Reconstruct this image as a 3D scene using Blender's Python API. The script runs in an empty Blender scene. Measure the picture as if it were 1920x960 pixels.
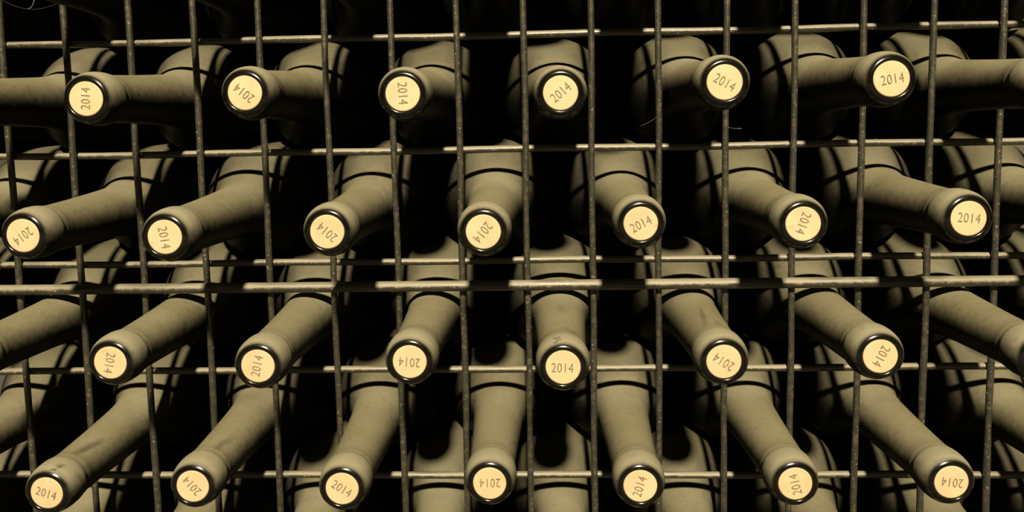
import bpy, math, random
from mathutils import Matrix, Vector
random.seed(11)
S = bpy.context.scene
COL = S.collection
MM = 0.001

# ------------------------------------------------------------------ camera, light, exposure
FOC, PPY = 1450.0, 325.0                       # focal length and principal row, in pixels of a 1920x960 frame
CAM = Vector((0.34177, -0.48707, -0.04438))
ROT = Matrix(((0.99916635, 0.03660639, -0.01807134),
              (-0.01482652, -0.08704989, -0.99609362),
              (-0.0380365, 0.99553116, -0.08643457)))      # world -> (right, down, forward)
cd = bpy.data.cameras.new('camera')
cam = bpy.data.objects.new('camera', cd)
COL.objects.link(cam)
cd.sensor_width = 36.0
cd.lens = FOC / 1920 * 36.0
cd.shift_y = -(480 - PPY) / 1920
cd.clip_start = 0.01
RB = Matrix(((1, 0, 0), (0, -1, 0), (0, 0, -1))) @ ROT
cam.matrix_world = Matrix.Translation(CAM) @ RB.transposed().to_4x4()
S.camera = cam

w = bpy.data.worlds.new('world')
S.world = w
w.use_nodes = True
w.node_tree.nodes['Background'].inputs[0].default_value = (0.55, 0.6, 1.0, 1)
w.node_tree.nodes['Background'].inputs[1].default_value = 0.0022

ld = bpy.data.lights.new('cellar_lamp', 'POINT')
ld.energy = 3500.0
ld.color = (1.0, 0.845, 0.575)
ld.shadow_soft_size = 0.10
lamp = bpy.data.objects.new('cellar_lamp', ld)
lamp.location = (0.50, -3.2, 2.42)
COL.objects.link(lamp)

S.view_settings.view_transform = 'Standard'
S.view_settings.look = 'None'
S.view_settings.gamma = 1.0
S.view_settings.use_curve_mapping = False
S.view_settings.exposure = 0.0

# ------------------------------------------------------------------ layout constants (metres)
A = 0.0415                # spacing of the upright wires; a bottle every second gap
B = 0.07143               # spacing of the cross wires = one bottle row
Z0 = 0.0349               # bottle axis of row 0 above cross wire 0; row r is r*B lower
HEAD = -0.0848            # bottle mouths stand this far in front of the mesh
LEN = 0.300

# ------------------------------------------------------------------ materials
def mat(name):
    m = bpy.data.materials.new(name)
    m.use_nodes = True
    nt = m.node_tree
    return m, nt, nt.nodes['Principled BSDF']

def node(nt, typ, **kw):
    n = nt.nodes.new(typ)
    for k, v in kw.items():
        setattr(n, k, v)
    return n

def ramp(nt, fac, stops):
    r = node(nt, 'ShaderNodeValToRGB')
    while len(r.color_ramp.elements) < len(stops):
        r.color_ramp.elements.new(0.5)
    for e, (p, c) in zip(r.color_ramp.elements, stops):
        e.position = p
        e.color = c if len(c) == 4 else (*c, 1)
    nt.links.new(fac, r.inputs[0])
    return r.outputs[0]

def noise(nt, vec, scale, detail=4, rough=0.55, w=None):
    n = node(nt, 'ShaderNodeTexNoise')
    if w is not None:
        n.noise_dimensions = '4D'
        nt.links.new(w, n.inputs['W'])
    n.inputs['Scale'].default_value = scale
    n.inputs['Detail'].default_value = detail
    n.inputs['Roughness'].default_value = rough
    nt.links.new(vec, n.inputs['Vector'])
    return n.outputs[0]

def math_(nt, op, a, b=None, clamp=False):
    n = node(nt, 'ShaderNodeMath', operation=op, use_clamp=clamp)
    for i, v in enumerate((a, b)):
        if v is None:
            continue
        if isinstance(v, (int, float)):
            n.inputs[i].default_value = v
        else:
            nt.links.new(v, n.inputs[i])
    return n.outputs[0]

def mapr(nt, v, a, b, c=0.0, d=1.0):
    n = node(nt, 'ShaderNodeMapRange', interpolation_type='SMOOTHSTEP')
    for i, x in enumerate((a, b, c, d)):
        n.inputs[i + 1].default_value = x
    nt.links.new(v, n.inputs[0])
    return n.outputs[0]

def mixc(nt, fac, a, b):
    n = node(nt, 'ShaderNodeMix', data_type='RGBA')
    for sock, v in ((n.inputs[0], fac), (n.inputs[6], a), (n.inputs[7], b)):
        if isinstance(v, tuple):
            sock.default_value = (*v, 1)
        elif isinstance(v, (int, float)):
            sock.default_value = v
        else:
            nt.links.new(v, sock)
    return n.outputs[2]

def glass_material(name='dusty_bottle_glass'):
    """Near-black bottle glass under a coat of settled cellar dust: it lies on what faces up, and not on the polished lip."""
    m, nt, p = mat(name)
    tc = node(nt, 'ShaderNodeTexCoord')
    geo = node(nt, 'ShaderNodeNewGeometry')
    oi = node(nt, 'ShaderNodeObjectInfo')
    sx = node(nt, 'ShaderNodeSeparateXYZ')
    nt.links.new(geo.outputs['Normal'], sx.inputs[0])
    obj_sep = node(nt, 'ShaderNodeSeparateXYZ')
    nt.links.new(tc.outputs['Object'], obj_sep.inputs[0])
    at = node(nt, 'ShaderNodeAttribute', attribute_name='dustiness')
    rnd = math_(nt, 'MULTIPLY', oi.outputs['Random'], 37.0)
    n1 = noise(nt, tc.outputs['Object'], 240, 6, 0.65, rnd)
    n2 = noise(nt, tc.outputs['Object'], 30, 3, 0.5, rnd)
    n3 = noise(nt, tc.outputs['Object'], 900, 2, 0.6, rnd)
    up = math_(nt, 'ADD', sx.outputs['Z'], math_(nt, 'MULTIPLY', math_(nt, 'SUBTRACT', n1, 0.5), 0.55))
    collar_lift = mapr(nt, obj_sep.outputs['Y'], -0.281, -0.284, 0, 0.12)
    up = math_(nt, 'ADD', up, collar_lift)
    cover = mapr(nt, up, -0.30, 0.85)
    cover = math_(nt, 'MULTIPLY', cover, at.outputs['Fac'], True)
    thin = mapr(nt, n1, 0.30, 0.47, 0.86, 1.0)
    cover = math_(nt, 'MULTIPLY', cover, thin)
    dust = ramp(nt, n2, [(0.30, (0.082, 0.075, 0.049)), (0.52, (0.106, 0.098, 0.067)), (0.72, (0.122, 0.114, 0.080))])
    dust = mixc(nt, mapr(nt, n3, 0.60, 0.75, 0, 0.5), dust, (0.058, 0.052, 0.034))
    so = node(nt, 'ShaderNodeSeparateXYZ')
    nt.links.new(tc.outputs['Object'], so.inputs[0])
    collar = math_(nt, 'ADD', so.outputs['Y'], math_(nt, 'MULTIPLY', n2, 0.002))
    dust = mixc(nt, mapr(nt, collar, -0.2810, -0.2830, 0, 0.55), mixc(nt, mapr(nt, so.outputs['Y'], -0.205, -0.235, 0, 0.5), dust, (0.088, 0.077, 0.046)), (0.145, 0.136, 0.098))
    polish = mapr(nt, so.outputs['Y'], -0.2968, -0.2980)          # the handled lip is clean and shiny, the rest carries a dull film
    col = mixc(nt, cover, mixc(nt, polish, (0.0020, 0.0019, 0.0016), (0.0016, 0.0015, 0.0011)), dust)
    nt.links.new(col, p.inputs['Base Color'])
    clean = math_(nt, 'SUBTRACT', 1.0, cover)
    gloss = math_(nt, 'MULTIPLY', clean, polish)
    nt.links.new(math_(nt, 'SUBTRACT', math_(nt, 'SUBTRACT', 0.92, math_(nt, 'MULTIPLY', clean, 0.40)), math_(nt, 'MULTIPLY', gloss, 0.36)), p.inputs['Roughness'])
    spec = math_(nt, 'ADD', math_(nt, 'MULTIPLY', gloss, 0.42), math_(nt, 'MULTIPLY', clean, 0.05))
    nt.links.new(spec, p.inputs['Specular IOR Level'])
    b = node(nt, 'ShaderNodeBump')
    b.inputs['Strength'].default_value = 0.25
    b.inputs['Distance'].default_value = 0.0004
    nt.links.new(math_(nt, 'MULTIPLY', n1, cover), b.inputs['Height'])
    nt.links.new(b.outputs[0], p.inputs['Normal'])
    return m

def wire_material(name, dust_col, metal_col, lo, hi):
    m, nt, p = mat(name)
    tc = node(nt, 'ShaderNodeTexCoord')
    geo = node(nt, 'ShaderNodeNewGeometry')
    sx = node(nt, 'ShaderNodeSeparateXYZ')
    nt.links.new(geo.outputs['Normal'], sx.inputs[0])
    n1 = noise(nt, geo.outputs['Position'], 220, 5, 0.65)
    n2 = noise(nt, geo.outputs['Position'], 28, 2)
    n3 = noise(nt, geo.outputs['Position'], 600, 2)
    up = math_(nt, 'ADD', sx.outputs['Z'], math_(nt, 'MULTIPLY', math_(nt, 'SUBTRACT', n1, 0.5), 1.1))
    cover = mapr(nt, up, lo, hi)
    cover = math_(nt, 'MULTIPLY', cover, mapr(nt, n2, 0.3, 0.6, 0.5, 1.0))
    rust = mixc(nt, mapr(nt, n1, 0.5, 0.68), metal_col, (0.028, 0.020, 0.012))
    col = mixc(nt, cover, rust, dust_col)
    col = mixc(nt, mapr(nt, n3, 0.64, 0.73, 0, 0.7), col, (0.13, 0.12, 0.09))
    nt.links.new(col, p.inputs['Base Color'])
    nt.links.new(math_(nt, 'ADD', math_(nt, 'MULTIPLY', cover, 0.34), 0.30), p.inputs['Roughness'])
    p.inputs['Specular IOR Level'].default_value = 0.55
    b = node(nt, 'ShaderNodeBump')
    b.inputs['Strength'].default_value = 0.5
    b.inputs['Distance'].default_value = 0.0004
    nt.links.new(n1, b.inputs['Height'])
    nt.links.new(b.outputs[0], p.inputs['Normal'])
    return m

def cork_material():
    m, nt, p = mat('cork')
    tc = node(nt, 'ShaderNodeTexCoord')
    oi = node(nt, 'ShaderNodeObjectInfo')
    rnd = math_(nt, 'MULTIPLY', oi.outputs['Random'], 91.0)
    n1 = noise(nt, tc.outputs['Object'], 330, 4, 0.6, rnd)
    n2 = noise(nt, tc.outputs['Object'], 90, 2, 0.5, rnd)
    c = ramp(nt, n2, [(0.3, (0.262, 0.189, 0.111)), (0.7, (0.297, 0.222, 0.140))])
    c = mixc(nt, mapr(nt, n1, 0.62, 0.72, 0, 0.55), c, (0.16, 0.10, 0.042))
    nt.links.new(c, p.inputs['Base Color'])
    p.inputs['Roughness'].default_value = 0.85
    p.inputs['Specular IOR Level'].default_value = 0.15
    b = node(nt, 'ShaderNodeBump')
    b.inputs['Strength'].default_value = 0.3
    b.inputs['Distance'].default_value = 0.0003
    nt.links.new(n1, b.inputs['Height'])
    nt.links.new(b.outputs[0], p.inputs['Normal'])
    return m

def ink_material():
    m, nt, p = mat('stamp_ink')
    tc = node(nt, 'ShaderNodeTexCoord')
    oi = node(nt, 'ShaderNodeObjectInfo')
    n1 = noise(nt, tc.outputs['Object'], 700, 3, 0.6, math_(nt, 'MULTIPLY', oi.outputs['Random'], 53.0))
    c = ramp(nt, n1, [(0.36, (0.050, 0.045, 0.028)), (0.62, (0.108, 0.093, 0.058))])
    nt.links.new(c, p.inputs['Base Color'])
    p.inputs['Roughness'].default_value = 0.9
    p.inputs['Specular IOR Level'].default_value = 0.1
    return m

def plain(name, c1, c2, scale, rough=0.9):
    m, nt, p = mat(name)
    tc = node(nt, 'ShaderNodeTexCoord')
    n1 = noise(nt, tc.outputs['Object'], scale, 6, 0.6)
    nt.links.new(ramp(nt, n1, [(0.35, c1), (0.7, c2)]), p.inputs['Base Color'])
    p.inputs['Roughness'].default_value = rough
    b = node(nt, 'ShaderNodeBump')
    b.inputs['Strength'].default_value = 0.4
    b.inputs['Distance'].default_value = 0.004
    nt.links.new(n1, b.inputs['Height'])
    nt.links.new(b.outputs[0], p.inputs['Normal'])
    return m

M_GLASS = glass_material()
M_CROSS = wire_material('dusty_cross_wire', (0.092, 0.082, 0.056), (0.016, 0.0145, 0.011), -0.15, 0.45)
M_UP = wire_material('dark_upright_wire', (0.060, 0.056, 0.040), (0.013, 0.0125, 0.009), -0.2, 1.1)
M_CORK = cork_material()
M_INK = ink_material()
M_SCUFF = plain('bare_scratch', (0.022, 0.018, 0.010), (0.036, 0.030, 0.018), 300)
M_WALL = plain('cellar_wall', (0.020, 0.018, 0.016), (0.035, 0.031, 0.026), 14)
M_FLOOR = plain('cellar_floor', (0.012, 0.011, 0.009), (0.02, 0.018, 0.015), 9)
M_WEB = plain('cobweb_silk', (0.05, 0.046, 0.04), (0.09, 0.083, 0.07), 40)

# ------------------------------------------------------------------ mesh helpers
def mesh_obj(name, verts, faces, material, parent=None, smooth=True):
    me = bpy.data.meshes.new(name)
    me.from_pydata(verts, [], faces)
    me.materials.append(material)
    if smooth:
        me.polygons.foreach_set('use_smooth', [True] * len(me.polygons))
    me.update()
    o = bpy.data.objects.new(name, me)
    COL.objects.link(o)
    o.parent = parent
    return o

def lathe(prof, n=48, cap0=False, cap1=False):
    """prof: (y, r) pairs; turned about the local Y axis."""
    v, f = [], []
    for y, r in prof:
        for k in range(n):
            a = 2 * math.pi * k / n
            v.append((r * math.sin(a), y, r * math.cos(a)))
    for i in range(len(prof) - 1):
        for k in range(n):
            k2 = (k + 1) % n
            f.append((i * n + k, i * n + k2, (i + 1) * n + k2, (i + 1) * n + k))
    if cap0:
        f.append(tuple(range(n - 1, -1, -1)))
    if cap1:
        f.append(tuple((len(prof) - 1) * n + k for k in range(n)))
    return v, f

def tube(pts, r, n=12, wob=0.0):
    """round bar through pts, closed ends"""
    v, f = [], []
    pts = [Vector(p) for p in pts]
    for i, p in enumerate(pts):
        t = (pts[min(i + 1, len(pts) - 1)] - pts[max(i - 1, 0)]).normalized()
        ref = Vector((0, 1, 0)) if abs(t.y) < 0.9 else Vector((1, 0, 0))
        a = t.cross(ref).normalized()
        b = t.cross(a)
        rr = r * (1 + random.uniform(-wob, wob))
        for k in range(n):
            an = 2 * math.pi * k / n
            v.append(tuple(p + a * (rr * math.cos(an)) + b * (rr * math.sin(an))))
    for i in range(len(pts) - 1):
        for k in range(n):
            k2 = (k + 1) % n
            f.append((i * n + k, i * n + k2, (i + 1) * n + k2, (i + 1) * n + k))
    f.append(tuple(range(n - 1, -1, -1)))
    f.append(tuple((len(pts) - 1) * n + k for k in range(n)))
    return v, f

def box(x0, x1, y0, y1, z0, z1):
    v = [(x, y, z) for x in (x0, x1) for y in (y0, y1) for z in (z0, z1)]
    f = [(0, 1, 3, 2), (4, 6, 7, 5), (0, 4, 5, 1), (2, 3, 7, 6), (0, 2, 6, 4), (1, 5, 7, 3)]
    return v, f

# ------------------------------------------------------------------ the setting
ROW_MIN, ROW_MAX = -1, 6
Z_SHELF = Z0 - ROW_MAX * B - 0.0404
def structure(name, geo_, m):
    o = mesh_obj(name, *geo_, m, smooth=False)
    o['kind'] = 'structure'
    return o
structure('wall_back', box(-1.6, 2.4, 0.235, 0.33, Z_SHELF - 0.10, 0.55), M_WALL)
structure('floor', box(-1.6, 2.4, -3.8, 0.33, Z_SHELF - 0.18, Z_SHELF), M_FLOOR)

# ------------------------------------------------------------------ the wire mesh front
rack = bpy.data.objects.new('wire_rack', None)
COL.objects.link(rack)
rack.location = (7.5 * A, 0, Z_SHELF)
rack['label'] = 'dark dusty welded wire mesh the bottle necks poke through'
rack['category'] = 'wine rack'
RW = 0.00205
IX0, IX1 = -3, 18
X_LO, X_HI = IX0 * A - 0.012, IX1 * A + 0.012
Z_LO, Z_HI = Z_SHELF, 0.16
def to_rack(v):
    return [(x - rack.location.x, y, z - rack.location.z) for x, y, z in v]
for i in range(IX0, IX1 + 1):
    n = 26
    ph = random.uniform(0, 6)
    pts = [(i * A + 0.0003 * math.sin(ph + k * 0.9), -RW + 0.00015 * math.sin(k * 1.3 + ph), Z_LO + (Z_HI - Z_LO) * k / n) for k in range(n + 1)]
    v, f = tube(pts, RW, 12, 0.05)
    mesh_obj('upright_wire', to_rack(v), f, M_UP, rack)
for j in range(-2, 7):
    z = -j * B
    n = 60
    ph = random.uniform(0, 6)
    pts = [(X_LO + (X_HI - X_LO) * k / n, RW - 0.0001, z + 0.0003 * math.sin(ph + k * 0.5)) for k in range(n + 1)]
    v, f = tube(pts, 0.00228, 12, 0.03)
    mesh_obj('cross_wire', to_rack(v), f, M_CROSS, rack)
RAIL_R = 0.0034
n = 60
pts = [(X_LO + (X_HI - X_LO) * k / n, -2 * RW - RAIL_R + 0.0004, -2 * B - 0.0142) for k in range(n + 1)]
v, f = tube(pts, RAIL_R, 16, 0.01)
rail = mesh_obj('front_rail', to_rack(v), f, M_CROSS, rack)
rail['label'] = 'thicker rail welded across the front of the wires'

# ------------------------------------------------------------------ one bottle
PROFILE = [(0.9, 9.25), (0.3, 9.45), (0.0, 9.9), (0.05, 10.5), (0.35, 11.2), (0.9, 11.95), (2.0, 12.8), (3.6, 13.5), (6, 14.1), (9, 14.45), (13, 14.5),
           (15.2, 14.3), (16.4, 13.75), (17.4, 13.45), (19.2, 13.75), (20.8, 13.6), (22.5, 13.3), (28, 13.4), (40, 13.8), (52, 14.3), (62, 14.8),
           (70, 15.2), (77, 15.6), (84, 16.0), (90, 16.5), (96, 17.2), (101, 18.0), (106, 19.3), (111, 21.3), (116, 24.0), (121, 27.4),
           (126, 30.8), (132, 34.4), (138, 37.1), (145, 39.0), (153, 39.9), (161, 40.2), (180, 40.2), (210, 40.2), (240, 40.2), (270, 40.2), (286, 40.2), (292, 39.6), (297, 37.6),
           (299.6, 34.5), (300, 31.0), (298, 26.0), (290, 18.0), (283, 9.0), (280, 0.01)]
NS = 48
def refine(prof):
    out = []
    for i in range(len(prof) - 1):
        (s0, r0), (s1, r1) = prof[i], prof[i + 1]
        k = max(1, int(abs(s1 - s0) / 5)) if s0 < 130 else 1
        for q in range(k):
            t = q / k
            out.append((s0 + (s1 - s0) * t, r0 + (r1 - r0) * t))
    return out + [prof[-1]]
PROF = refine(PROFILE)

def dust_value(s, ang, wipes):
    """strength of the dust colour: none on the lip's front, finger wipes where the photo shows them. ang 0 = straight up."""
    d = 1.0
    if s < 2.6:
        d = max(0.0, min(1.0, (s - 0.8) / 1.8))
    if s > 92:                       # dust colour weakens from shoulder to body, most of all on the flanks
        t = min(1.0, (s - 92) / 36.0)
        t = t * t * (3 - 2 * t)
        q = min(1.0, max(0.0, (abs(ang) - 12) / 50.0))
        d *= 1 - t * (0.50 + 0.30 * q * q * (3 - 2 * q))
    for (cs, ca, hs, ha, amt) in wipes:
        q = ((s - cs) / hs) ** 2 + ((ang - ca) / ha) ** 2
        if q < 1:
            d *= 1 - amt * (1 - q) ** 0.6
    return d

def glass_mesh(wipes=()):
    prof = [(-LEN + s * MM, r * MM) for s, r in PROF]
    v, f = lathe(prof, NS)
    me = bpy.data.meshes.new('glass')
    me.from_pydata(v, [], f)
    me.materials.append(M_GLASS)
    me.polygons.foreach_set('use_smooth', [True] * len(me.polygons))
    a = me.attributes.new('dustiness', 'FLOAT', 'POINT')
    vals = []
    for s, r in PROF:
        for k in range(NS):
            ang = math.degrees(2 * math.pi * k / NS)
            ang = ang - 360 if ang > 180 else ang
            vals.append(dust_value(s, ang, wipes))
    a.data.foreach_set('value', vals)
    me.update()
    return me
GLASS = glass_mesh()

cv, cf = lathe([(-LEN + 0.0290, 0.0091), (-LEN + 0.0016, 0.00925), (-LEN + 0.0008, 0.0090), (-LEN + 0.0006, 0.0086)], 40, True, True)
CORK = bpy.data.meshes.new('cork')
CORK.from_pydata(cv, [], cf)
CORK.materials.append(M_CORK)
CORK.update()

def year_mesh():
    c = bpy.data.curves.new('year', 'FONT')
    c.body = '2014'
    c.align_x = 'CENTER'
    c.align_y = 'CENTER'
    c.space_character = 1.08
    c.size = 1.0
    c.resolution_u = 3
    o = bpy.data.objects.new('year', c)
    COL.objects.link(o)
    dg = bpy.context.evaluated_depsgraph_get()
    me = bpy.data.meshes.new_from_object(o.evaluated_get(dg))
    bpy.data.objects.remove(o)
    xs = [q.co.x for q in me.vertices]
    ys = [q.co.y for q in me.vertices]
    cx, cy = (min(xs) + max(xs)) / 2, (min(ys) + max(ys)) / 2
    sx, sy = 0.0114 / (max(xs) - min(xs)), 0.0050 / (max(ys) - min(ys))
    for q in me.vertices:
        # seen from -Y: right is +X, up is +Z
        q.co = ((q.co.x - cx) * sx, 0.0, (q.co.y - cy) * sy)
    me.materials.clear()
    me.materials.append(M_INK)
    me.name = 'printed_year'
    return me
YEAR = year_mesh()

def make_bottle(base, axis_to_head, spin, label, group, glass=None, cork_twist=0.0):
    root = bpy.data.objects.new('wine_bottle', None)
    COL.objects.link(root)
    q = Vector((0, -1, 0)).rotation_difference(axis_to_head)
    root.rotation_mode = 'QUATERNION'
    root.rotation_quaternion = q
    root.location = base
    root['label'] = label
    root['category'] = 'wine bottle'
    root['group'] = group
    g = bpy.data.objects.new('glass', glass or GLASS)
    COL.objects.link(g)
    g.parent = root
    k = bpy.data.objects.new('cork', CORK)
    COL.objects.link(k)
    k.parent = root
    if spin is not None:
        y = bpy.data.objects.new('printed_year', YEAR)
        COL.objects.link(y)
        y.parent = k
        y.location = (random.uniform(-0.0004, 0.0004), -LEN + 0.00045, random.uniform(-0.0004, 0.0004))
        y.rotation_euler = (0, -math.radians(spin), 0)
    return root

# ------------------------------------------------------------------ what the photograph shows of each bottle
# row: list of (column, mouth offset x mm, mouth offset z mm, turn of the stamp in degrees, words)
SEEN = {
 1: [(2.5, -2.5, .2, 86, 'first'), (4.5, -.1, 1.7, 140, 'second'), (6.5, .3, -.4, -88, 'third'), (8.5, -.5, -1.4, 40, 'fourth'),
     (10.5, .7, 2.5, -30, 'fifth'), (12.5, 1.8, 2.6, 9, 'sixth')],
 2: [(1.5, -.7, -1.2, -145, 'first'), (3.5, -5.7, -2.8, -82, 'second'), (5.5, -.8, -1.1, 138, 'third'), (7.5, -.6, -2.1, -130, 'fourth'),
     (9.5, -.9, 1.2, 27, 'fifth'), (11.5, 0, 0, -110, 'sixth'), (13.5, 1.0, 1.8, -5, 'seventh')],
 3: [(2.5, 1.4, -.4, -103, 'first'), (4.5, -.1, -2.7, 76, 'second'), (6.5, -.3, -.8, 174, 'third'), (8.5, -.9, -4.2, -2, 'fourth'),
     (10.5, 1.1, -1.7, 147, 'fifth'), (12.5, -.5, .7, -118, 'sixth')],
 4: [(1.5, 2.1, -3.0, -19, 'first'), (3.5, 1.8, .9, 130, 'second'), (5.5, 1.9, -.4, -33, 'third'), (7.5, -.1, 2.7, 180, 'fourth'),
     (9.5, -1.7, 1.2, 72, 'fifth'), (11.5, -2.2, 2.6, 104, 'sixth'), (13.5, -3.4, 3.5, 173, 'seventh')],
}
ROWNAME = {1: 'top row of corks', 2: 'second row of corks', 3: 'third row of corks', 4: 'bottom row of corks'}
def reading(s):
    s = (s + 180) % 360 - 180
    if abs(s) < 22: return 'stamp upright'
    if abs(s) > 158: return 'stamp upside down'
    if 22 <= s < 60: return 'stamp climbing rightward'
    if -60 < s <= -22: return 'stamp sloping down right'
    if 60 <= s <= 110: return 'stamp reading upward'
    if -122 <= s <= -60: return 'stamp reading downward'
    return 'stamp tilted upside down'
WIPES = {
 (4, 1.5): [(25, 20, 6, 9, .4), (31, 29, 7, 9, .6), (38, 37, 6, 9, .5), (6, 22, 3, 9, .45)],
 (4, 3.5): [(26, 24, 8, 10, .45), (35, 34, 7, 9, .3)],
 (3, 8.5): [(25, 14, 4, 9, .30), (21, 28, 4, 9, .35), (60, 3, 8, 14, .2)],
 (3, 10.5): [(49, -8, 6, 6, .4), (40, -12, 7, 6, .5), (30, -17, 6, 7, .4), (26, 12, 6, 10, .25)],
}
# little dark scratches in the dust: polylines of (mm from the mouth, degrees from the top)
SCUFFS = {
 (3, 8.5): [[(2.2, -22), (3.0, -15), (4.2, -9), (4.6, -2)], [(6.2, -21), (7.0, -15), (6.0, -11), (7.6, -4), (5.6, -4)], [(4.6, -15), (6.2, -11)]],
 (4, 1.5): [[(1.9, 10), (2.6, 14), (3.0, 19), (2.4, 22)], [(4.5, 17), (5.6, 21), (6.6, 25), (8.0, 27)], [(5.0, 23), (6.0, 27)]],
 (3, 10.5): [[(50, -6), (46, -11), (43, -12)], [(40, -7), (36, -9), (33, -12)]],
}
def radius_at(smm):
    for (s0, r0), (s1, r1) in zip(PROFILE[3:], PROFILE[4:]):
        if s0 <= smm <= s1 and s1 > s0:
            return r0 + (r1 - r0) * (smm - s0) / (s1 - s0)
    return 14.0
def scuff_mesh(lines, parent):
    v, f = [], []
    for ln in lines:
        fine = []
        for (s0, a0), (s1, a1) in zip(ln, ln[1:]):
            fine += [(s0 + (s1 - s0) * q / 4, a0 + (a1 - a0) * q / 4) for q in range(4)]
        fine.append(ln[-1])
        start = len(v)
        for i, (sm, an) in enumerate(fine):
            hw = 0.46 * (0.55 + 0.45 * math.sin(math.pi * i / (len(fine) - 1)))
            for sd in (-1, 1):
                s2, a2 = sm + sd * hw, math.radians(an)
                r = (radius_at(s2) + 0.07) * MM
                v.append((r * math.sin(a2), -LEN + s2 * MM, r * math.cos(a2)))
        for i in range(len(fine) - 1):
            p = start + 2 * i
            f.append((p, p + 1, p + 3, p + 2))
    o = mesh_obj('scuff_mark', v, f, M_SCUFF, parent)
    o['label'] = 'dark scratches in the dust'
GROUP = 'dusty wine bottles stacked behind the wire mesh'

def place(row, col, dx=0.0, dz=0.0, spin=None, label='', group=GROUP):
    axis = Vector((col * A, 0, Z0 - row * B))
    head = Vector((axis.x, HEAD, axis.z))
    off = Vector((dx * MM, 0, dz * MM))
    # an offset along the line of sight means the bottle is pushed in or pulled out, the rest is a slight tilt
    d = head - CAM
    rx, rz = d.x / d.y, d.z / d.y
    t = -(off.x * rx + off.z * rz) / (rx * rx + rz * rz + 0.02)
    t = max(-0.012, min(0.012, t))
    lat = Vector((off.x + t * rx, 0, off.z + t * rz)) * 0.999
    head = Vector((head.x + lat.x, HEAD + t, head.z + lat.z))
    # tilt about the middle of the body so that it stays in its bed
    piv = Vector((axis.x, HEAD + t + 0.215, axis.z))
    ax = (head - piv).normalized()
    base = head - ax * LEN
    wipes = WIPES.get((row, col))
    g = glass_mesh(wipes) if wipes else None
    o = make_bottle(base, ax, spin, label, group, g)
    if (row, col) in SCUFFS:
        scuff_mesh(SCUFFS[(row, col)], o.children[0])
    return o

for row, lst in SEEN.items():
    for (col, dx, dz, spin, word) in lst:
        place(row, col, dx, dz, spin, 'dusty bottle, %s from left in the %s, 2014 %s' % (word, ROWNAME[row], reading(spin)))

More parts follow.
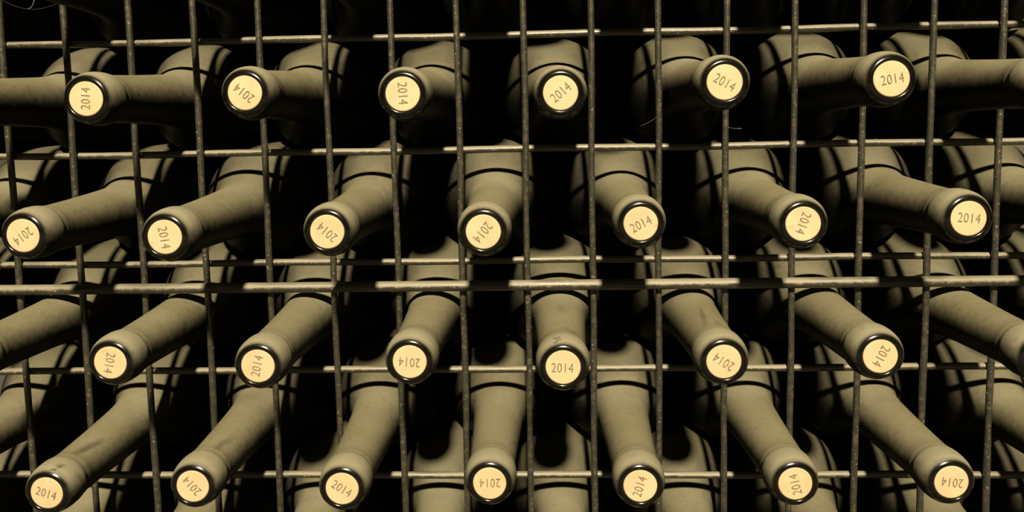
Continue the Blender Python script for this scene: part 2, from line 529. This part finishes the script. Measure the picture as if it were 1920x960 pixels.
def jit():
    return random.uniform(-1, 1), random.uniform(-1, 1)
EDGE = {
 (1, 0.5): 'dusty bottle whose neck leaves the left edge beside the top row of corks',
 (1, 14.5): 'dusty bottle whose neck leaves the right edge beside the top row of corks',
 (2, -0.5): 'dusty bottle shoulder at the left edge above the first cork of the second row',
 (2, 15.5): 'dusty bottle shoulder at the right edge above the last cork of the second row',
 (3, 0.5): 'dusty bottle whose neck leaves the left edge beside the third row of corks',
 (3, 14.5): 'dusty bottle whose neck leaves the right edge beside the third row of corks',
 (4, -0.5): 'dusty bottle shoulder at the left edge above the first cork of the bottom row',
 (4, 15.5): 'dusty bottle shoulder at the right edge above the last cork of the bottom row',
 (1, -1.5): 'dark bottle belly on the left edge, outermost bottle level with the top corks',
 (1, 16.5): 'dusty bottle belly on the right edge, outermost bottle level with the top corks',
 (3, -1.5): 'dark bottle belly on the left edge, outermost, level with the third cork row',
 (3, 16.5): 'dusty bottle belly on the right edge, outermost, level with the third cork row',
 (0, -0.5): 'shadowed bottle at the top edge, left of the first top-row cork',
 (0, 1.5): 'shadowed bottle at the top edge, between the first and second top-row corks',
 (0, 3.5): 'shadowed bottle at the top edge, just right of the second top-row cork',
 (0, 5.5): 'shadowed bottle at the top edge, just left of the third top-row cork',
 (0, 7.5): 'shadowed bottle at the top edge, between the third and fourth top-row corks',
 (0, 9.5): 'shadowed bottle at the top edge, between the fourth and fifth top-row corks',
 (0, 11.5): 'shadowed bottle at the top edge, just right of the fifth top-row cork',
 (0, 13.5): 'shadowed bottle at the top edge, just left of the last top-row cork',
 (0, 15.5): 'shadowed bottle at the top edge, right of the last top-row cork',
 (5, 0.5): 'dusty bottle shoulder cut by the bottom edge, left of the first bottom-row cork',
 (5, 2.5): 'dusty bottle shoulder at the bottom edge between first and second bottom-row corks',
 (5, 4.5): 'dusty bottle shoulder at the bottom edge between second and third bottom-row corks',
 (5, 6.5): 'dusty bottle shoulder at the bottom edge between third and fourth bottom-row corks',
 (5, 8.5): 'dusty bottle shoulder at the bottom edge between fourth and fifth bottom-row corks',
 (5, 10.5): 'dusty bottle shoulder at the bottom edge between fifth and sixth bottom-row corks',
 (5, 12.5): 'dusty bottle shoulder at the bottom edge between the two last bottom-row corks',
 (5, 14.5): 'dusty bottle shoulder cut by the bottom edge, right of the last bottom-row cork',
}
for (row, col), lab in EDGE.items():
    place(row, col, *jit(), random.uniform(-180, 180), lab)
# neighbours outside the frame that only lend shadow and support
for row in range(ROW_MIN, ROW_MAX + 1):
    odd = row % 2 != 0
    for k in range(10 if odd else 9):
        c = (-1.5 if odd else -0.5) + 2 * k
        if any(c == q[0] for q in SEEN.get(row, [])) or (row, c) in EDGE:
            continue
        if row <= 0:
            lab, grp = 'dark bottle stacked above the top edge of the photo', 'bottles stacked above the photo'
        else:
            lab, grp = 'dusty bottle of the stack below the bottom edge of the photo', 'bottles stacked below the photo'
        place(row, c, *jit(), random.uniform(-180, 180), lab, grp)

# ------------------------------------------------------------------ cobweb threads caught on the wires
def cobweb(label, threads):
    V, F = [], []
    for pts, r in threads:
        v, f = tube(pts, r, 5)
        F += [tuple(i + len(V) for i in q) for q in f]
        V += v
    o = mesh_obj('cobweb', V, F, M_WEB)
    o['label'] = label
    o['category'] = 'cobweb'
    o['group'] = 'cobwebs on the wires'
    o['kind'] = 'stuff'
def arc(p0, p1, sag, n=10):
    p0, p1 = Vector(p0), Vector(p1)
    return [tuple(p0.lerp(p1, k / n) + Vector((0, 0, -sag * math.sin(math.pi * k / n)))) for k in range(n + 1)]
cobweb('wispy cobweb hanging between the two leftmost wires at the top',
       [(arc((0.0, -0.004, 0.030), (0.0415, -0.004, 0.026), 0.006), 0.00004), (arc((0.020, -0.004, 0.0225), (0.0245, -0.004, 0.0275), 0.0016), 0.00020)])
cobweb('short cobweb thread on the wire under the fifth top-row cork',
       [(arc((11 * A - 0.0005, -0.0042, -0.0595), (11 * A + 0.0085, -0.006, -0.0605), 0.0004), 0.00009),
        (arc((11 * A + 0.0062, -0.0057, -0.0604), (11 * A + 0.0085, -0.006, -0.0605), 0.0001), 0.0002),
        (arc((10 * A, -0.0042, -0.052), (10 * A - 0.011, -0.003, -0.058), 0.0004), 0.00008)])
